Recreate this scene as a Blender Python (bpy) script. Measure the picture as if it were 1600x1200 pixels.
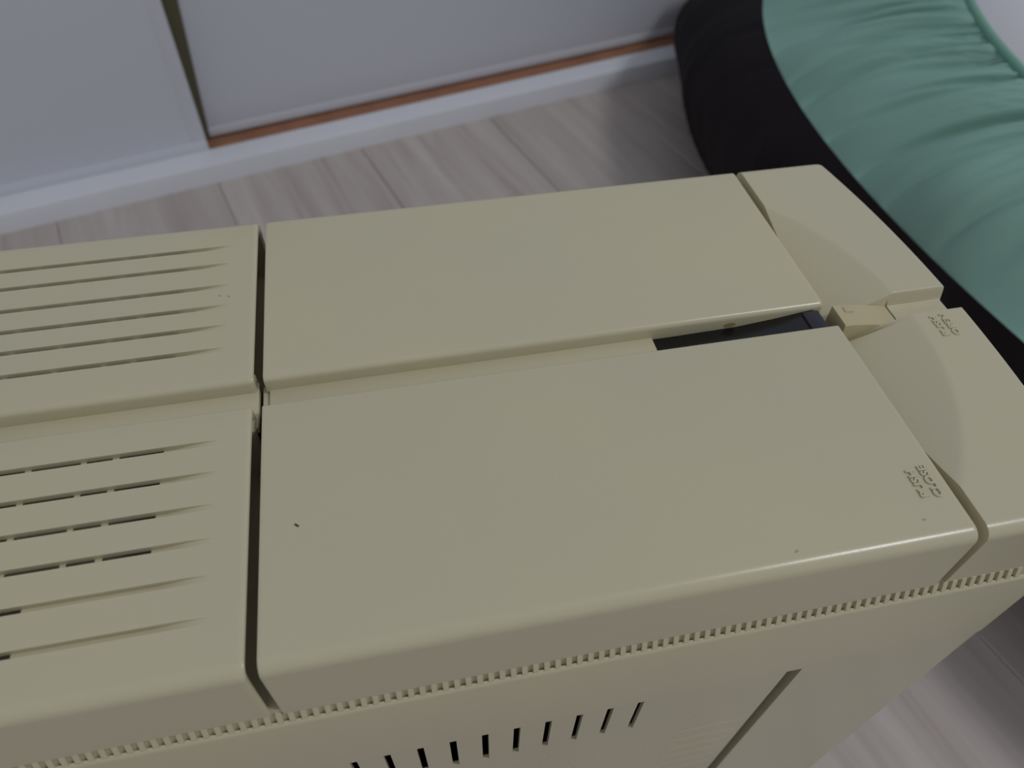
import bpy, bmesh, math, random
from mathutils import Vector, Matrix, noise

for o in list(bpy.data.objects):
    bpy.data.objects.remove(o)
S = bpy.context.scene
C = S.collection

# ------------------------------------------------------------------ camera
cam_d = bpy.data.cameras.new('camera')
cam = bpy.data.objects.new('camera', cam_d)
C.objects.link(cam)
cam.matrix_world = Matrix((
    (0.98011904, 0.13952759, -0.14106281, 0.0381785),
    (-0.19773273, 0.74560108, -0.63638102, -0.0639467),
    (0.01638387, 0.65162189, 0.75836698, 0.1546495),
    (0, 0, 0, 1)))
cam_d.sensor_width = 36.0
cam_d.lens = 36.0 * 1160.3 / 1600.0
cam_d.clip_start = 0.005
cam_d.clip_end = 50
cam_d.dof.use_dof = True
cam_d.dof.focus_distance = 0.205
cam_d.dof.aperture_fstop = 15.0
S.camera = cam

# ------------------------------------------------------------------ light
FLOOR = -0.37
world = bpy.data.worlds.new('room_ambient')
S.world = world
world.use_nodes = True
bg = world.node_tree.nodes['Background']
bg.inputs[0].default_value = (0.90, 0.925, 1.0, 1)
bg.inputs[1].default_value = 0.355

def area(name, loc, target, size, power, col, shape='DISK', sy=None):
    d = bpy.data.lights.new(name, 'AREA')
    d.shape = shape
    d.size = size
    if sy:
        d.size_y = sy
    d.energy = power
    d.color = col
    o = bpy.data.objects.new(name, d)
    C.objects.link(o)
    o.location = loc
    o.rotation_euler = (Vector(target) - Vector(loc)).to_track_quat('-Z', 'Y').to_euler()
    return o

area('ceiling_lamp_offscreen', (1.40, -0.60, 1.92), (0.2, 0.2, -0.1), 0.45, 12.5, (0.97, 0.98, 1.0))

S.view_settings.view_transform = 'Standard'
S.view_settings.look = 'None'
S.view_settings.gamma = 1.0
S.view_settings.use_curve_mapping = False
S.view_settings.exposure = 0.08

# ------------------------------------------------------------------ materials
def lin(c):
    return tuple(((x / 255) / 12.92 if x / 255 <= 0.04045 else ((x / 255 + 0.055) / 1.055) ** 2.4) for x in c) + (1,)

def mat(name, col, rough=0.5, spec=0.5, var=None, vscale=8.0, bump=0.0, bscale=900.0, coat=0.0):
    m = bpy.data.materials.new(name)
    m.use_nodes = True
    nt = m.node_tree
    b = nt.nodes['Principled BSDF']
    b.inputs['Roughness'].default_value = rough
    b.inputs['Specular IOR Level'].default_value = spec
    b.inputs['Coat Weight'].default_value = coat
    tc = nt.nodes.new('ShaderNodeTexCoord')
    if var:
        n = nt.nodes.new('ShaderNodeTexNoise')
        n.inputs['Scale'].default_value = vscale
        n.inputs['Detail'].default_value = 3
        nt.links.new(tc.outputs['Object'], n.inputs['Vector'])
        r = nt.nodes.new('ShaderNodeValToRGB')
        r.color_ramp.elements[0].position = 0.35
        r.color_ramp.elements[1].position = 0.65
        r.color_ramp.elements[0].color = lin(col)
        r.color_ramp.elements[1].color = lin(var)
        nt.links.new(n.outputs['Fac'], r.inputs['Fac'])
        nt.links.new(r.outputs['Color'], b.inputs['Base Color'])
    else:
        b.inputs['Base Color'].default_value = lin(col)
    if bump:
        n2 = nt.nodes.new('ShaderNodeTexNoise')
        n2.inputs['Scale'].default_value = bscale
        n2.inputs['Detail'].default_value = 2
        nt.links.new(tc.outputs['Object'], n2.inputs['Vector'])
        bp = nt.nodes.new('ShaderNodeBump')
        bp.inputs['Strength'].default_value = bump
        bp.inputs['Distance'].default_value = 0.0002
        nt.links.new(n2.outputs['Fac'], bp.inputs['Height'])
        nt.links.new(bp.outputs['Normal'], b.inputs['Normal'])
    return m

M = {}
M['shell'] = mat('aged_beige_plastic', (197, 191, 162), 0.26, 0.58, (200, 193, 161), 14, 0.08, 2500)
M['yellow'] = mat('yellowed_beige_plastic', (196, 185, 148), 0.42, 0.4)
M['inner'] = mat('grey_metal_chassis', (126, 124, 119), 0.5, 0.4)
M['window'] = mat('black_smoked_plastic', (10, 10, 14), 0.25, 0.5)
M['window_end'] = mat('smoky_blue_grey_plastic', (38, 39, 46), 0.4, 0.5)
M['stain'] = mat('brown_stain', (158, 142, 96), 0.6, 0.3)
M['scuff'] = mat('dark_scuff', (60, 58, 60), 0.6, 0.3)
M['scuff_pale'] = mat('grey_scuff', (168, 163, 142), 0.6, 0.3)
M['door'] = mat('painted_door', (212, 216, 226), 0.5, 0.4, (215, 219, 228), 3)
M['door_edge'] = mat('pale_door_edging', (213, 216, 224), 0.5, 0.4)
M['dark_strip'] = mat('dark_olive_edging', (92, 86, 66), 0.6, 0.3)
M['sill'] = mat('white_sill_paint', (226, 228, 234), 0.4, 0.5, (220, 222, 228), 6)
M['track'] = mat('brown_wood_track', (164, 116, 88), 0.5, 0.4, (150, 104, 78), 30)
M['mint'] = mat('mint_cotton', (136, 175, 162), 0.85, 0.2, (141, 180, 167), 12, 0.3, 1500)
M['mint_seam'] = mat('mint_hem', (122, 170, 150), 0.85, 0.2)
M['brown'] = mat('dark_brown_fabric', (31, 25, 27), 0.85, 0.2, (27, 22, 24), 10)
M['white_fabric'] = mat('white_fabric', (214, 213, 218), 0.85, 0.2)

def wood():
    m = bpy.data.materials.new('pale_ash_laminate')
    m.use_nodes = True
    nt = m.node_tree
    b = nt.nodes['Principled BSDF']
    b.inputs['Roughness'].default_value = 0.5
    b.inputs['Specular IOR Level'].default_value = 0.35
    tc = nt.nodes.new('ShaderNodeTexCoord')
    oi = nt.nodes.new('ShaderNodeObjectInfo')
    mul = nt.nodes.new('ShaderNodeVectorMath'); mul.operation = 'MULTIPLY'
    mul.inputs[1].default_value = (23.0, 1.3, 1)
    add = nt.nodes.new('ShaderNodeVectorMath'); add.operation = 'ADD'
    cmb = nt.nodes.new('ShaderNodeCombineXYZ')
    sc = nt.nodes.new('ShaderNodeMath'); sc.operation = 'MULTIPLY'; sc.inputs[1].default_value = 57
    nt.links.new(oi.outputs['Random'], sc.inputs[0])
    for i in range(3):
        nt.links.new(sc.outputs[0], cmb.inputs[i])
    nt.links.new(tc.outputs['Object'], mul.inputs[0])
    nt.links.new(mul.outputs[0], add.inputs[0])
    nt.links.new(cmb.outputs[0], add.inputs[1])
    n = nt.nodes.new('ShaderNodeTexNoise')
    n.inputs['Scale'].default_value = 1.6
    n.inputs['Detail'].default_value = 7
    n.inputs['Roughness'].default_value = 0.62
    n.inputs['Distortion'].default_value = 0.5
    nt.links.new(add.outputs[0], n.inputs['Vector'])
    r = nt.nodes.new('ShaderNodeValToRGB')
    e = r.color_ramp.elements
    e[0].position = 0.28; e[0].color = lin((166, 153, 147))
    e[1].position = 0.68; e[1].color = lin((202, 193, 187))
    x = e.new(0.46); x.color = lin((188, 177, 171))
    nt.links.new(n.outputs['Fac'], r.inputs['Fac'])
    # per-plank tone
    hs = nt.nodes.new('ShaderNodeHueSaturation')
    mr = nt.nodes.new('ShaderNodeMapRange')
    mr.inputs[3].default_value = 0.93; mr.inputs[4].default_value = 1.05
    nt.links.new(oi.outputs['Random'], mr.inputs[0])
    nt.links.new(mr.outputs[0], hs.inputs['Value'])
    nt.links.new(r.outputs['Color'], hs.inputs['Color'])
    nt.links.new(hs.outputs['Color'], b.inputs['Base Color'])
    return m
M['wood'] = wood()
M['seam'] = mat('plank_core', (172, 160, 155), 0.8, 0.2)

# ------------------------------------------------------------------ helpers
def mesh_obj(name, verts, faces, m, parent=None, smooth=False, angle=None):
    me = bpy.data.meshes.new(name)
    me.from_pydata([tuple(v) for v in verts], [], faces)
    bm = bmesh.new(); bm.from_mesh(me)
    bmesh.ops.recalc_face_normals(bm, faces=bm.faces)
    bm.to_mesh(me); bm.free()
    return link(name, me, m, parent, smooth, angle)

def link(name, me, m, parent=None, smooth=False, angle=None):
    me.materials.clear()
    me.materials.append(M[m])
    if smooth:
        for p in me.polygons:
            p.use_smooth = True
        if angle:
            me.set_sharp_from_angle(angle=math.radians(angle))
    o = bpy.data.objects.new(name, me)
    C.objects.link(o)
    if parent:
        o.parent = parent
        o.matrix_parent_inverse = parent.matrix_world.inverted()
    return o

def empty(name, loc, rz=0.0):
    o = bpy.data.objects.new(name, None)
    o.empty_display_size = 0.02
    C.objects.link(o)
    o.location = loc
    o.rotation_euler = (0, 0, rz)
    o.matrix_world = Matrix.Translation(loc) @ Matrix.Rotation(rz, 4, 'Z')
    return o

def tag(o, label=None, cat=None, group=None, kind=None):
    if label: o['label'] = label
    if cat: o['category'] = cat
    if group: o['group'] = group
    if kind: o['kind'] = kind
    return o

def box(x0, x1, y0, y1, z0, z1):
    v = [(x0, y0, z0), (x1, y0, z0), (x1, y1, z0), (x0, y1, z0), (x0, y0, z1), (x1, y0, z1), (x1, y1, z1), (x0, y1, z1)]
    f = [(0, 3, 2, 1), (4, 5, 6, 7), (0, 1, 5, 4), (1, 2, 6, 5), (2, 3, 7, 6), (3, 0, 4, 7)]
    return v, f

def bevel_box(name, dims, w, m, parent=None, seg=2):
    v, f = box(*dims)
    me = bpy.data.meshes.new(name)
    me.from_pydata(v, [], f)
    bm = bmesh.new(); bm.from_mesh(me)
    bmesh.ops.bevel(bm, geom=list(bm.edges), offset=w, segments=seg, affect='EDGES', profile=0.5)
    bmesh.ops.recalc_face_normals(bm, faces=bm.faces)
    bm.to_mesh(me); bm.free()
    return link(name, me, m, parent, True, 40)

def sub(parent_obj, child):
    child.parent = parent_obj
    child.matrix_parent_inverse = parent_obj.matrix_world.inverted()
    return child

# ------------------------------------------------------------------ room: closet frame (u along closet, v into it)
CA = Vector((-0.37795, 0.69364, FLOOR))
CANG = math.radians(14.7446)
room = Matrix.Translation(CA) @ Matrix.Rotation(CANG, 4, 'Z')

def place_room(o):
    o.matrix_world = room @ o.matrix_world if False else room
    return o

# floor: sub-base plus planks (each its own object)
fv, ff = box(-2.6, 3.4, -3.4, 0.12, -0.03, -0.0016)
floor = mesh_obj('floor', fv, ff, 'seam')
tag(floor, kind='structure')
floor.matrix_world = room
PW, SK = 0.1797, -0.026
plank_len = 1.8
pv, pf = box(0.0005, PW - 0.0005, 0.0005, plank_len - 0.0005, -0.006, 0.0)
pme = bpy.data.meshes.new('plank')
pme.from_pydata(pv, [], pf)
bm = bmesh.new(); bm.from_mesh(pme)
te = [e for e in bm.edges if all(abs(v.co.z) < 1e-6 for v in e.verts)]
bmesh.ops.bevel(bm, geom=te, offset=0.0009, segments=1, affect='EDGES')
bmesh.ops.recalc_face_normals(bm, faces=bm.faces)
bm.to_mesh(pme); bm.free()
pme.materials.append(M['wood'])
bpy.context.view_layer.update()
rnd = random.Random(5)
plank_rot = Matrix.Rotation(math.atan(-SK), 4, 'Z')
for i in range(-9, 14):
    off = rnd.uniform(0.0, 0.1)
    for k in range(0, 2):
        y = -k * plank_len - plank_len + off
        if y > 0.1 or y < -3.2:
            continue
        o = bpy.data.objects.new('plank', pme)
        C.objects.link(o)
        o.parent = floor
        # local coords of the floor object are the closet frame
        loc = Matrix.Translation((0.5967 + i * PW, 0, 0)) @ plank_rot @ Matrix.Translation((0, y, 0))
        o.matrix_local = loc

# sill / threshold
def prof_extrude(name, prof, u0, u1, m, parent=None, smooth=False):
    n = len(prof)
    v = [(u0, a, b) for a, b in prof] + [(u1, a, b) for a, b in prof]
    f = [(i, (i + 1) % n, n + (i + 1) % n, n + i) for i in range(n)]
    f += [tuple(range(n))[::-1], tuple(range(n, 2 * n))]
    return mesh_obj(name, v, f, m, parent, smooth, 35)
SH = 0.0245
sill = prof_extrude('trim_1', [(0, -0.002), (0, SH - 0.004), (0.0012, SH - 0.0012), (0.004, SH), (0.034, SH), (0.034, SH - 0.007),
                               (0.10, SH - 0.007), (0.10, -0.002)], -1.2, 2.2, 'sill', None, True)
sill.matrix_world = room
tag(sill, 'white painted closet threshold rail running along the pale wood floor', kind='structure')
bpy.context.view_layer.update()
tr = prof_extrude('track', [(0.0342, SH - 0.0069), (0.0342, SH - 0.001), (0.0605, SH - 0.001), (0.0605, SH - 0.0069)], -1.2, 2.2, 'track')
tr.parent = sill
gr = prof_extrude('track_groove', [(0.0485, SH - 0.0011), (0.0485, SH - 0.0008), (0.0515, SH - 0.0008), (0.0515, SH - 0.0011)], -1.2, 2.2, 'track')
gr.parent = sill
gr['label'] = 'thin brown running groove'
bpy.context.view_layer.update()

# sliding doors
def door(name, u0, u1, v0, v1, z0, z1, label):
    o = bevel_box(name, (u0, u1, v0, v1, z0, z1), 0.0012, 'door')
    o.matrix_world = room
    tag(o, label, kind='structure')
    return o
d1 = door('door_1', -0.62, 0.2412, 0.0335, 0.0535, SH - 0.003, 1.80, 'pale grey sliding closet door standing in front of the other')
d2 = door('door_2', 0.20, 1.10, 0.0590, 0.079, SH + 0.001, 1.80, 'pale grey sliding closet door set back behind the brown track')
d3 = door('door_3', 1.06, 1.95, 0.0335, 0.0535, SH - 0.003, 1.80, 'pale grey sliding closet door at the far end of the closet')
bpy.context.view_layer.update()
for d, u0, u1, v in ((d1, -0.62, 0.2412, 0.0335), (d2, 0.20, 1.10, 0.0590)):
    # thin edging strips round the panel
    e = bevel_box('bottom_edging', (u0 + 0.001, u1 - 0.001, v - 0.0006, v + 0.001, SH + 0.002, SH + 0.013), 0.0003, 'door_edge'); e.parent = d
    if d is d1:
        e = bevel_box('stile_edging', (u1 - 0.016, u1 - 0.0005, v - 0.0004, v + 0.001, SH + 0.013, 1.79), 0.0002, 'door_edge'); e.parent = d
# dark edging strip on the set-back door, slightly out of plumb
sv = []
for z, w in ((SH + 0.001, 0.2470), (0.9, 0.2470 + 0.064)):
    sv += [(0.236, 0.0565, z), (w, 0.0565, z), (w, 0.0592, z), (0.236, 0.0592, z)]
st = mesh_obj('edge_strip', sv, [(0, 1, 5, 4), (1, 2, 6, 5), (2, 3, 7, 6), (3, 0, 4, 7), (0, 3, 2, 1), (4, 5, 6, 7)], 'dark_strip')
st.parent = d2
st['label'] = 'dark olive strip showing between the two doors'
wv, wf = box(-1.2, 2.2, 0.10, 0.16, -0.03, 2.3)
wall = mesh_obj('wall_back', wv, wf, 'door')
wall.matrix_world = room
tag(wall, kind='structure')
hv, hf = box(-1.2, 2.2, 0.02, 0.11, 1.80, 1.86)
hd = mesh_obj('trim_2', hv, hf, 'sill')
hd.matrix_world = room
tag(hd, kind='structure')
bpy.context.view_layer.update()

# ------------------------------------------------------------------ computer
comp = empty('desktop_computer', (0.045, 0.076, FLOOR))
tag(comp, 'yellowed beige plastic computer case with two lidded halves split by a channel', 'computer')

YC, YB = 0.0709, 0.0803          # inner edges of the two halves
YN, YF = -0.0012, 0.1532         # outer faces at the top
ZB = -0.0253                     # bottom of lids
XL = 0.1671                      # front end of the lids

def arc(cx, cz, r, a0, a1, n):
    return [(cx + r * math.cos(math.radians(a0 + (a1 - a0) * i / n)), cz + r * math.sin(math.radians(a0 + (a1 - a0) * i / n))) for i in range(n + 1)]

def profile(near, slots=()):
    """closed YZ outline going over the top from the near side to the far side; slots: list of (yc, halfwidth, depth)"""
    if near:
        P = [(YN - 0.0002, ZB)] + arc(YN + 0.0036, -0.0036, 0.0036, 180, 90, 9)
        inner = arc(YC - 0.0007, -0.0007, 0.0007, 90, 0, 3) + [(YC, -0.0055), (YC - 0.004, -0.0055), (YC - 0.004, ZB)]
    else:
        P = [(YB + 0.004, ZB), (YB + 0.004, -0.0055), (YB - 0.0003, -0.0055)] + arc(YB + 0.0015, -0.0018, 0.0018, 180, 90, 5)
        inner = arc(YF - 0.0036, -0.0036, 0.0036, 90, 0, 9) + [(YF + 0.0002, ZB)]
    n0 = len(P)
    idx = []
    for yc, hw, d in sorted(slots):
        idx.append(len(P))
        P += [(yc - hw, 0), (yc - hw * 0.97, -d), (yc + hw * 0.97, -d), (yc + hw, 0)]
    P += inner
    return P, idx

def inset(P, d):
    n = len(P); out = []
    for i in range(n):
        a = Vector(P[i - 1]); b = Vector(P[i]); c = Vector(P[(i + 1) % n])
        t1 = (b - a); t2 = (c - b)
        if t1.length < 1e-9: t1 = t2
        if t2.length < 1e-9: t2 = t1
        t = (t1.normalized() + t2.normalized())
        if t.length < 1e-6: t = t1
        t.normalize()
        nrm = Vector((t.y, -t.x))      # clockwise outline -> inside is to the right
        out.append((b.x + nrm.x * d, b.y + nrm.y * d))
    return out

def loft(name, rings, xs, m, parent, skip=None, cap=True):
    n = len(rings[0])
    v = []; f = []
    for P, x in zip(rings, xs):
        v += [(x, a, b) for a, b in P]
    for k in range(len(xs) - 1):
        for i in range(n):
            if skip and skip(k, i):
                continue
            j = (i + 1) % n
            f.append((k * n + i, k * n + j, (k + 1) * n + j, (k + 1) * n + i))
    if cap:
        f.append(tuple(range(n))[::-1])
        f.append(tuple(range((len(xs) - 1) * n, len(xs) * n)))
    me = bpy.data.meshes.new(name)
    me.from_pydata(v, [], f)
    bm = bmesh.new(); bm.from_mesh(me)
    bmesh.ops.recalc_face_normals(bm, faces=bm.faces)
    bm.to_mesh(me); bm.free()
    return link(name, me, m, parent, True, 32)

for near in (True, False):
    P, _ = profile(near)
    e = 0.00035
    mid = [e, e * 3, 0.01, 0.04, 0.08, 0.12, XL - 0.01, XL - e * 3, XL - e]
    rings = [inset(P, e), inset(P, e * 0.3)] + [P] * len(mid) + [inset(P, e * 0.3), inset(P, e)]
    xs = [0.0, e * 0.3] + mid + [XL - e * 0.3, XL]
    lid = loft('lid', rings, xs, 'shell', comp)
    lid['label'] = 'smooth beige lid beside the rib strip' if near else 'smooth beige lid on the half facing the closet'
    if near: lid_near = lid
    else: lid_far = lid

# vented covers
YS_far = [0.0937, 0.1030, 0.1117, 0.1209, 0.1311, 0.1398]
YS_near = [0.0125, 0.0225, 0.0320, 0.0413, 0.0508, 0.0605]
def vent_cover(near):
    ys = YS_near if near else YS_far
    hw = 0.00085
    D = 0.0016
    e = 0.0007
    X = [-0.0120, -0.0030, -0.0025, -0.0025 - e * 0.3, -0.0025 - e, -0.0025 - e * 2.5, -0.0105, -0.0125, -0.0145, -0.0165, -0.019, -0.022, -0.0245, -0.0352, -0.0368, -0.0430, -0.0444, -0.0505,
         -0.0560, -0.0575, -0.0690, -0.0704, -0.080, -0.0814, -0.105, -0.112, -0.1208, -0.1215, -0.122]
    def dep(x):
        x = -x
        if x <= 0.0105 or x >= 0.112: return 0.0, 0.7
        if x < 0.0245:
            t = min(1, (x - 0.0105) / (0.0215 - 0.0105))
            return D * (t ** 1.2), 0.7 + 0.3 * min(1, t * 2.0)
        if x > 0.105: return D * 0.5, 0.8
        return D, 1.0
    rings = []
    for k, x in enumerate(X):
        d, w = dep(x)
        P, idx = profile(near, [(y, hw * w, d) for y in ys])
        if k == 0: P = inset(profile(near, [(y, hw * 0.7, 0) for y in ys])[0], 0.0036)
        elif k == 1: P = inset(P, 0.0022)
        elif k == 2: P = inset(P, e)
        elif k == 3: P = inset(P, e * 0.3)
        elif k == len(X) - 1: P = inset(P, 0.0004)
        rings.append(P)
    openi = {}
    ribs = {(-0.0352, -0.0368), (-0.0430, -0.0444), (-0.0560, -0.0575), (-0.0690, -0.0704), (-0.080, -0.0814)}
    for s, i0 in enumerate(idx):
        for k in range(len(X) - 1):
            a, b = X[k], X[k + 1]
            if a > -0.0243 or b < -0.1051: continue
            if near and s < 2:
                if a <= -0.0504: openi[(k, i0 + 1)] = 1
            elif (a, b) not in ribs:
                openi[(k, i0 + 1)] = 1
    o = loft('vent_cover', rings, X, 'shell', comp, skip=lambda k, i: (k, i) in openi)
    o['label'] = 'vented beige cover with six slots, beside the rib strip' if near else 'vented beige cover with six slots on the half facing the closet'
    return o
vn = vent_cover(True); vf = vent_cover(False)

# channel between the halves
bevel_box('channel_floor', (-0.1215, -0.0020, YC - 0.0035, YB + 0.0035, -0.0075, -0.0050), 0.0003, 'shell', comp)
cf = bevel_box('channel_floor', (0.0009, 0.1128, YC - 0.0035, YB + 0.0035, -0.0075, -0.0048), 0.0003, 'shell', comp)
bevel_box('channel_step', (-0.0012, 0.0009, YC + 0.001, YB + 0.0025, -0.0085, -0.0062), 0.0003, 'shell', comp)
# smoked window in the channel, rising towards the latch
wv = []
for x, z in ((0.1128, -0.0056), (0.140, -0.0049), (0.152, -0.0036), (0.1600, -0.0024), (0.1640, -0.0019)):
    wv += [(x, YC - 0.002, -0.0085), (x, YC - 0.002, z), (x, YB - 0.0004, z), (x, YB + 0.0012, z - 0.0006), (x, YB + 0.0012, -0.0085)]
wf = []
for k in range(4):
    for i in range(5):
        j = (i + 1) % 5
        wf.append((k * 5 + i, k * 5 + j, (k + 1) * 5 + j, (k + 1) * 5 + i))
wf += [(4, 3, 2, 1, 0), tuple(range(20, 25))]
win = mesh_obj('display_window', wv, wf, 'window', comp, True, 40)
win['label'] = 'glossy black strip in the channel'
wend = bevel_box('window_end_block', (0.1600, 0.1655, YC - 0.0012, YB - 0.0008, -0.0085, -0.0016), 0.0006, 'window_end', comp)
wend['label'] = 'smoky blue-grey end of the black strip'
# stain on channel wall
sv = []
for i in range(10):
    a = math.tau * i / 10
    sv.append((0.1374 + 0.0019 * math.cos(a), YB - 0.00045, -0.0036 + 0.0009 * math.sin(a)))
sv += [(x, y + 0.0008, z) for x, y, z in sv]
so = mesh_obj('stain', sv, [tuple(range(10)), tuple(range(10, 20))] + [(i, (i + 1) % 10, 10 + (i + 1) % 10, 10 + i) for i in range(10)], 'stain', comp)
so.parent = lid_far; so.matrix_parent_inverse = lid_far.matrix_world.inverted()
so['label'] = 'small brown stain'

# ---- front cover (bezel) top: scooped, with the channel running through it
BX0 = 0.1698
def xfront(y):
    return 0.2090 - 1.2 * (y - 0.0745) ** 2
ARC_C, ARC_R = (0.1015, 0.0713), 0.0900
def smooth01(t):
    t = max(0.0, min(1.0, t)); return t * t * (3 - 2 * t)
def edge_drop(d, r):
    if d >= r: return 0.0
    d = max(d, 0.0)
    return r - math.sqrt(max(r * r - (r - d) ** 2, 0.0))
def bezel_z(x, y, xf):
    xa = ARC_C[0] + math.sqrt(max(ARC_R ** 2 - (y - ARC_C[1]) ** 2, 0))
    s = xa - x
    sc = 0.37 * (math.sqrt(s * s + 0.0007 ** 2) + s) / 2      # soft break at the arc
    sc = max(sc - 0.00008, 0)
    # channel
    if y < (YC + YB) / 2:
        t = smooth01((y - YC) / 0.0006)
    else:
        t = smooth01((YB + 0.0007 - y) / 0.0016)
    ch = 0.0046 * t
    if t > 0.6 and 0.18938 < x < 0.18997:      # slit at the end of the latch
        ch += 0.0030
    z = -max(sc, ch)
    if x < 0.1885:      # slit along the near side of the latch
        z -= 0.0024 * math.exp(-((y - (YC - 0.0005)) / 0.00045) ** 2) * smooth01((0.1885 - x) / 0.010)
    z -= edge_drop(y - YN, 0.0036)
    z -= edge_drop(YF - y, 0.0036)
    z -= edge_drop(xf - x, 0.0012)
    return z
ysmp = []
def seg(a, b, n):
    for i in range(n): ysmp.append(a + (b - a) * i / n)
y0, y1 = YN, YF
ys_ = [y0 + 0.0036 * (1 - math.cos(math.pi / 2 * i / 10)) for i in range(10)]
ysmp += ys_
seg(y0 + 0.0036, YC - 0.0017, 60); seg(YC - 0.0017, YC - 0.0002, 10); seg(YC - 0.0002, YC + 0.0008, 10); seg(YC + 0.0008, YB - 0.0011, 6); seg(YB - 0.0011, YB + 0.0009, 14)
seg(YB + 0.0009, y1 - 0.0036, 60)
ysmp += [y1 - 0.0036 * (1 - math.sin(math.pi / 2 * i / 8)) for i in range(9)]
NX = 56
tx = [i / (NX - 12) * 0.965 for i in range(NX - 12)] + [0.965 + 0.035 * math.sin(math.pi / 2 * i / 12) for i in range(13)]
tx = sorted(tx + [(x - BX0) / (0.2090 - BX0) for x in (0.18935, 0.18940, 0.18995, 0.19000)])
NX = len(tx)
RC = 0.007
bv = []; bf = []
for y in ysmp:
    xf = xfront(y)
    # round the plan corners
    dn = y - y0; df = y1 - y
    d = min(dn, df); rc = RC if dn < df else 0.004
    xf -= edge_drop(d, rc) if d < rc else 0
    for t in tx:
        x = BX0 + (xf - BX0) * t
        bv.append((x, y, bezel_z(x, y, xf)))
NYs = len(ysmp)
for a in range(NYs - 1):
    for b in range(NX - 1):
        i = a * NX + b
        bf.append((i, i + 1, i + 1 + NX, i + NX))
# skirt
loop = [b for b in range(NX)] + [a * NX + NX - 1 for a in range(1, NYs)] + [(NYs - 1) * NX + b for b in range(NX - 2, -1, -1)] + [a * NX for a in range(NYs - 2, 0, -1)]
base = len(bv)
ZS = ZB
for i in loop:
    x, y, z = bv[i]
    bv.append((x, y, ZS))
L = len(loop)
for k in range(L):
    bf.append((loop[k], loop[(k + 1) % L], base + (k + 1) % L, base + k))
bf.append(tuple(range(base, base + L)))
bez = mesh_obj('front_cover', bv, bf, 'shell', comp, True, 50)
bez['label'] = 'bowed beige front cover with a scooped crescent'

# latch in the channel
lv = []
LX = [(0.1702, -0.0012), (0.1725, -0.0012), (0.1790, -0.0021), (0.1850, -0.0034), (0.1892, -0.0044)]
for x, z in LX:
    w = 0.0 if x < 0.173 else 0.0
    yn = YC + 0.0002
    yf = YB - 0.0006
    lv += [(x, yn - 0.0004, -0.009), (x, yn, z - 0.0004), (x, yn + 0.0004, z), (x, yf, z), (x, yf, -0.009)]
lf = []
for k in range(len(LX) - 1):
    for i in range(5):
        j = (i + 1) % 5
        lf.append((k * 5 + i, k * 5 + j, (k + 1) * 5 + j, (k + 1) * 5 + i))
lf += [(4, 3, 2, 1, 0), tuple(range(20, 25))]
latch = mesh_obj('latch', lv, lf, 'yellow', comp, True, 35)
latch['label'] = 'yellower beige push latch between the halves'
nub = bevel_box('nub', (0.1728, 0.1758, YB - 0.0040, YB - 0.0018, -0.0024, -0.0009), 0.0002, 'yellow')
nub.parent = latch; nub.matrix_parent_inverse = latch.matrix_world.inverted()

# raised lettering
def word(text, x_base, yc, length, height, m, parent, z=0.0):
    cu = bpy.data.curves.new('word', 'FONT')
    cu.body = text
    cu.size = 1.0
    cu.extrude = 0.06
    cu.offset = 0.042
    cu.resolution_u = 3
    to = bpy.data.objects.new('word', cu)
    C.objects.link(to)
    bpy.context.view_layer.update()
    me = bpy.data.meshes.new_from_object(to.evaluated_get(bpy.context.evaluated_depsgraph_get()))
    bpy.data.objects.remove(to)
    xs = [v.co.x for v in me.vertices]; ys = [v.co.y for v in me.vertices]
    sx = length / (max(xs) - min(xs)); sy = height / (max(ys) - min(ys))
    cx = (max(xs) + min(xs)) / 2; my = min(ys)
    for v in me.vertices:
        tx_ = (v.co.x - cx) * sx; ty = (v.co.y - my) * sy
        v.co = (x_base - ty, yc + tx_, z + v.co.z * 0.0075)
    o = link('lettering', me, m, parent)
    return o
for txt, xb, yc, ln in (('PUSH', 0.16065, 0.0152, 0.0080), ('CLOSE', 0.1642, 0.0152, 0.0094)):
    o = word(txt, xb, yc, ln, 0.0023, 'shell', lid_near)
    o['label'] = 'raised word ' + txt
for txt, xb, yc, ln in (('PUSH', 0.19795, 0.0647, 0.0082), ('OPEN', 0.2014, 0.0647, 0.0090)):
    o = word(txt, xb, yc, ln, 0.0023, 'shell', bez, -0.0001)
    o['label'] = 'raised word ' + txt

# scuff marks on the covers
def scuff(x, y, z, lx, ly, ang, m, parent, vertical=False):
    n = 8; v = []
    for h in (-0.0002, 0.00006):
        for i in range(n):
            a = math.tau * i / n
            px, py = lx * math.cos(a), ly * math.sin(a)
            qx = px * math.cos(ang) - py * math.sin(ang); qy = px * math.sin(ang) + py * math.cos(ang)
            v.append((x + qx, y - h, z + qy) if vertical else (x + qx, y + qy, z + h))
    f = [tuple(range(n))[::-1], tuple(range(n, 2 * n))] + [(i, (i + 1) % n, n + (i + 1) % n, n + i) for i in range(n)]
    return mesh_obj('scuff_mark', v, f, m, parent)
scuff(0.0086, 0.03225, 0, 0.00075, 0.00028, -0.75, 'scuff', lid_near)
scuff(0.1217, 0.0036, 0, 0.0006, 0.0003, 0.6, 'scuff_pale', lid_near)
scuff(0.1557, 0.0056, 0, 0.0005, 0.0003, 0.2, 'scuff_pale', lid_near)
scuff(-0.0132, 0.1167, 0, 0.0004, 0.0004, 0, 'scuff_pale', vf)
scuff(-0.0105, 0.1159, 0, 0.0004, 0.0004, 0, 'scuff_pale', vf)

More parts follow.
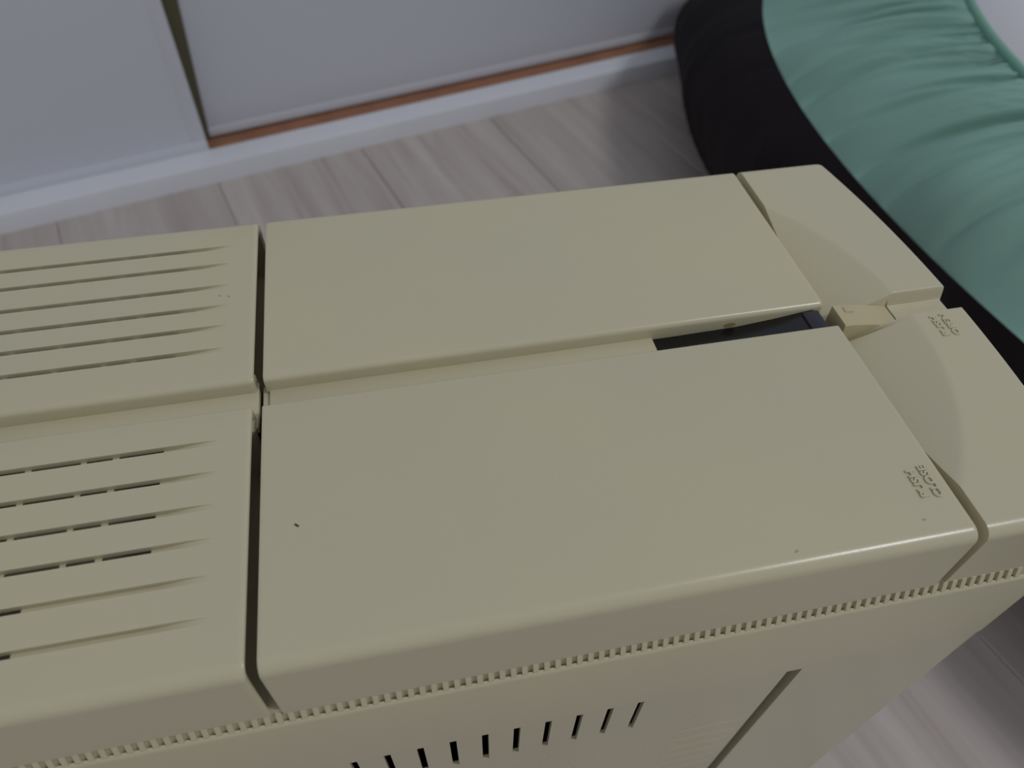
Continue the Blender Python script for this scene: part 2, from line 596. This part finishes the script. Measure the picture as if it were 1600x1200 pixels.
# ---- lower body
def outline(off, xr=-0.122, xf=0.2098, r=0.007, ya=-0.003, yb=0.155, bow=0.0012):
    """plan outline counter-clockwise, inset by off"""
    ya += off; yb -= off; xr += off; xf -= off; r = max(r - off, 0.001)
    P = [(xr, ya)]
    P += [(xf - bow - r + r * math.cos(a), ya + r + r * math.sin(a)) for a in [math.radians(-90 + 90 * i / 8) for i in range(9)]]
    for i in range(1, 12):
        t = i / 12
        y = ya + r + (yb - ya - 2 * r) * t
        P.append((xf - bow * (2 * t - 1) ** 2, y))
    P += [(xf - bow - r + r * math.cos(a), yb - r + r * math.sin(a)) for a in [math.radians(0 + 90 * i / 8) for i in range(9)]]
    P += [(xr, yb)]
    return P
def stack(name, levels, m, parent, cap_top=True, cap_bot=True, ang=35):
    n = len(levels[0][0]); v = []; f = []
    for P, z in levels:
        v += [(a, b, z) for a, b in P]
    for k in range(len(levels) - 1):
        for i in range(n):
            j = (i + 1) % n
            f.append((k * n + i, k * n + j, (k + 1) * n + j, (k + 1) * n + i))
    if cap_bot: f.append(tuple(range(n))[::-1])
    if cap_top: f.append(tuple(range((len(levels) - 1) * n, len(levels) * n)))
    return mesh_obj(name, v, f, m, parent, True, ang)
ZT, ZM = -0.0283, -0.0690
stack('upper_band', [(outline(0.0003), ZM), (outline(0), ZM + 0.0004), (outline(0), ZT - 0.0013), (outline(0.0003), ZT - 0.0005), (outline(0.0010), ZT), (outline(0.0013), ZT - 0.0024)], 'shell', comp)
stack('inner_frame', [(outline(0.016), FLOOR + 0.004), (outline(0.016), ZM)], 'inner', comp)
# recessed wall behind the rib strip, up to the lids
for sg, yo in ((1, 0.0), (-1, 0.152)):
    bp = [(0.0022, ZB + 0.0003), (-0.0001, ZB + 0.0003), (-0.0017, ZT - 0.0008), (-0.0017, ZT - 0.0024), (0.0022, ZT - 0.0024)]
    prof_extrude('rib_backing', [(yo + sg * a, b) for a, b in bp], -0.1215, 0.1935, 'shell', comp)
mesh_obj('inner_tray', *box(-0.121, 0.166, 0.0025, 0.1495, ZT - 0.001, ZB - 0.0006), 'inner', comp)
mesh_obj('inner_tray', *box(0.166, 0.200, 0.0025, 0.1495, ZT - 0.001, ZB - 0.0006), 'inner', comp)
mesh_obj('inner_tab', *box(-0.0030, 0.0008, -0.0008, 0.004, -0.0270, -0.0235), 'shell', comp)
# ribs
rp = 0.00276; rwid = 0.00132
rv = [(0, 0.0010, ZB + 0.0001), (0, -0.0013, ZB + 0.0001), (0, -0.0024, ZT + 0.0001), (0, -0.0024, ZT - 0.0008), (0, 0.0010, ZT - 0.0023)]
rv = rv + [(rwid, y, z) for _, y, z in rv]
rf = [(0, 1, 2, 3, 4), (9, 8, 7, 6, 5)] + [(i, (i + 1) % 5, 5 + (i + 1) % 5, 5 + i) for i in range(5)]
rib0 = mesh_obj('rib', rv, rf, 'shell', comp)
nr = int((0.1925 + 0.119) / rp)
base_loc = rib0.matrix_world.copy()
for i in range(nr):
    x = 0.1915 - i * rp
    if i == 0:
        rib0.location.x = x
    else:
        o = rib0.copy(); C.objects.link(o); o.location.x = x

# slotted side panel
XS = 0.1392
SX = [0.0931 - 0.0093 * i for i in range(17)]
sw = 0.00195
ZS1, ZS2 = -0.0704, -0.0962
def side_panel():
    yo, yi = -0.0024, -0.0011
    xs = [-0.1215]
    for c in reversed(SX): xs += [c - sw / 2, c + sw / 2]
    xs += [XS]
    zs = [FLOOR + 0.003, ZS2, ZS1, ZM + 0.0002]
    v = []; f = []
    nx, nz = len(xs), len(zs)
    for y in (yo, yi):
        for z in zs:
            for x in xs: v.append((x, y, z))
    N = nx * nz
    hole = lambda a, b: b == 1 and a % 2 == 1 and a < nx - 2
    for b in range(nz - 1):
        for a in range(nx - 1):
            i = b * nx + a
            q = (i, i + 1, i + 1 + nx, i + nx)
            if not hole(a, b):
                f.append(q); f.append(tuple(N + t for t in q)[::-1])
            else:
                for e in range(4):
                    s, t = q[e], q[(e + 1) % 4]
                    f.append((s, t, N + t, N + s))
    rim = [a for a in range(nx)] + [b * nx + nx - 1 for b in range(1, nz)] + [(nz - 1) * nx + a for a in range(nx - 2, -1, -1)] + [b * nx for b in range(nz - 2, 0, -1)]
    for k in range(len(rim)):
        s, t = rim[k], rim[(k + 1) % len(rim)]
        f.append((s, t, N + t, N + s))
    return mesh_obj('side_panel', v, f, 'shell', comp)
sp = side_panel()
sp['label'] = 'beige side panel with a row of upright slots'
mesh_obj('side_panel', *box(-0.1215, XS, 0.1512, 0.1544, FLOOR + 0.003, ZM + 0.0002), 'shell', comp)
# embossed dots
dv = []; df = []
for c in range(-14, 3):
    for r in range(0, 7):
        if c < 1 and r == 0: continue
        x = 0.0945 + c * 0.00955; z = -0.0982 - r * 0.0105
        b0 = len(dv)
        for k in range(8):
            a = math.tau * k / 8
            dv.append((x + 0.0008 * math.cos(a), -0.0023, z + 0.0008 * math.sin(a)))
        for k in range(8):
            a = math.tau * k / 8
            dv.append((x + 0.0004 * math.cos(a), -0.00258, z + 0.0004 * math.sin(a)))
        df += [(b0 + k, b0 + (k + 1) % 8, b0 + 8 + (k + 1) % 8, b0 + 8 + k) for k in range(8)] + [tuple(range(b0 + 8, b0 + 16))]
dots = mesh_obj('embossed_dots', dv, df, 'shell', sp, True)
dots['kind'] = 'stuff'
ln0 = mesh_obj('moulded_line', *box(0.1130, 0.1360, -0.00248, -0.0020, -0.1153, -0.1145), 'shell', sp)
for i in range(1, 6):
    o = ln0.copy(); C.objects.link(o); o.location.z += -0.0105 * i

# lower front cover wrapping round the front
def front_lower():
    O = [q for q in outline(0.0003) if q[0] > 0.15]
    I = [q for q in outline(0.0035) if q[0] > 0.15]
    O = [(0.1437, O[0][1])] + O + [(0.1437, O[-1][1])]
    I = [(0.1437, I[0][1])] + I + [(0.1437, I[-1][1])]
    n = len(O); v = []
    for z in (FLOOR + 0.003, ZM + 0.0002):
        v += [(a, b, z) for a, b in O] + [(a, b, z) for a, b in I]
    f = []
    for i in range(n - 1):
        f += [(i, i + 1, 2 * n + i + 1, 2 * n + i), (n + i, 3 * n + i, 3 * n + i + 1, n + i + 1), (i, n + i, n + i + 1, i + 1), (2 * n + i, 2 * n + i + 1, 3 * n + i + 1, 3 * n + i)]
    f += [(0, 2 * n, 3 * n, n), (n - 1, 2 * n - 1, 4 * n - 1, 3 * n - 1)]
    return mesh_obj('front_panel', v, f, 'shell', comp, True, 35)
front_lower()
stack('base_plate', [(outline(0.002), FLOOR), (outline(0.002), FLOOR + 0.005)], 'inner', comp)

# ------------------------------------------------------------------ cushion
cus = empty('floor_cushion', room @ Vector((1.1087, -0.8096, 0.0)), CANG)
tag(cus, 'big soft floor cushion with dark brown base band, gathered mint band and white top', 'cushion')
CU, CV, AU, AV = 1.1087, -0.8096, 0.4783, 0.7519
def ring_pt(th, s, sv, z, n=2.1):
    c, sn = math.cos(th), math.sin(th)
    r = (abs(c) ** n + abs(sn) ** n) ** (-1 / n)
    return Vector((AU * s * c * r, AV * sv * sn * r, z))
def surf(name, levels, m, nth, wr, smoothz=True):
    v = []; f = []
    nl = len(levels)
    for k, (s, sv, z) in enumerate(levels):
        t = k / (nl - 1)
        for i in range(nth):
            th = math.tau * i / nth
            p = ring_pt(th, s, sv, z)
            dsp = wr(th, t)
            nrm = Vector((p.x / AU, p.y / AV, 0.35)).normalized()
            v.append(p + nrm * dsp)
    for k in range(nl - 1):
        for i in range(nth):
            j = (i + 1) % nth
            f.append((k * nth + i, k * nth + j, (k + 1) * nth + j, (k + 1) * nth + i))
    return v, f
def fold(th, t, fr, seed, sk):
    a = th + sk * t
    return noise.noise(Vector((math.cos(a) * fr, math.sin(a) * fr, seed + t * 0.7)))
def ridge(x):
    return 0.5 - math.exp(-(x * 6.0) ** 2)
def interp(keys, n):
    out = []
    m = len(keys)
    for i in range(n):
        t = i / (n - 1) * (m - 1)
        k = min(int(t), m - 2); u = t - k
        p0 = keys[max(k - 1, 0)]; p1 = keys[k]; p2 = keys[k + 1]; p3 = keys[min(k + 2, m - 1)]
        out.append(tuple(0.5 * (2 * b + (c - a) * u + (2 * a - 5 * b + 4 * c - d) * u * u + (3 * b - a - 3 * c + d) * u ** 3) for a, b, c, d in zip(p0, p1, p2, p3)))
    return out
NT = 2000
W_brown = lambda th, t: 0.010 * fold(th, t, 9, 3.1, 0.10) * math.sin(math.pi * min(1, t)) - 0.007 * ridge(fold(th, t, 10, 7.7, 0.35)) * math.sin(math.pi * min(1, t)) - 0.004 * max(0, fold(th, t, 18, 9.1, 0.12)) * (t ** 1.5) * (1 if t < 0.97 else 0.3)
W_mint = lambda th, t: 0.016 * fold(th, t, 9, 5.7, 0.06) * math.sin(math.pi * min(1, t)) + 0.017 * ridge(fold(th, t, 17, 2.2, 0.075)) * (t ** 0.8) * (1 - t ** 8) + 0.009 * ridge(fold(th, t, 40, 4.2, 0.05)) * (t ** 2.2) * (1 - t ** 14) + 0.006 * ridge(fold(th, t, 85, 6.3, 0.03)) * (t ** 5) * (1 - t ** 30)
def cush_part(name, keys, n, m, W):
    v, f = surf(name, interp(keys, n), m, NT, W)
    o = mesh_obj(name, v, f, m, None, True)
    o.parent = cus
    return o
cb = cush_part('lower_band', [(0.84, 0.92, 0.0), (0.93, 1.05, 0.03), (0.99, 1.14, 0.07), (1.01, 1.17, 0.115), (1.01, 1.09, 0.162), (0.985, 0.975, 0.196)], 30, 'brown', W_brown)
cm = cush_part('side_band', [(0.985, 0.975, 0.196), (0.955, 0.92, 0.216), (0.915, 0.85, 0.236), (0.868, 0.77, 0.254), (0.814, 0.683, 0.270)], 64, 'mint', W_mint)
# hem where the mint band is gathered
def hem(s, sv, z, rad, m, name):
    v = []; f = []
    for i in range(NT):
        th = math.tau * i / NT
        c = ring_pt(th, s, sv, z); out = Vector((c.x / AU, c.y / AV, 0)).normalized()
        for k in range(6):
            a = math.tau * k / 6
            v.append(c + out * rad * math.cos(a) + Vector((0, 0, rad * math.sin(a))))
    for i in range(NT):
        j = (i + 1) % NT
        for k in range(6):
            l = (k + 1) % 6
            f.append((i * 6 + k, i * 6 + l, j * 6 + l, j * 6 + k))
    o = mesh_obj(name, v, f, m, None, True); o.parent = cus
    return o
hem(0.812, 0.681, 0.2705, 0.0036, 'mint_seam', 'hem')
ctop = cush_part('top_panel', [(0.814, 0.683, 0.269), (0.74, 0.62, 0.286), (0.55, 0.40, 0.31), (0.30, 0.22, 0.32), (0.001, 0.001, 0.322)], 24, 'white_fabric', lambda th, t: 0)
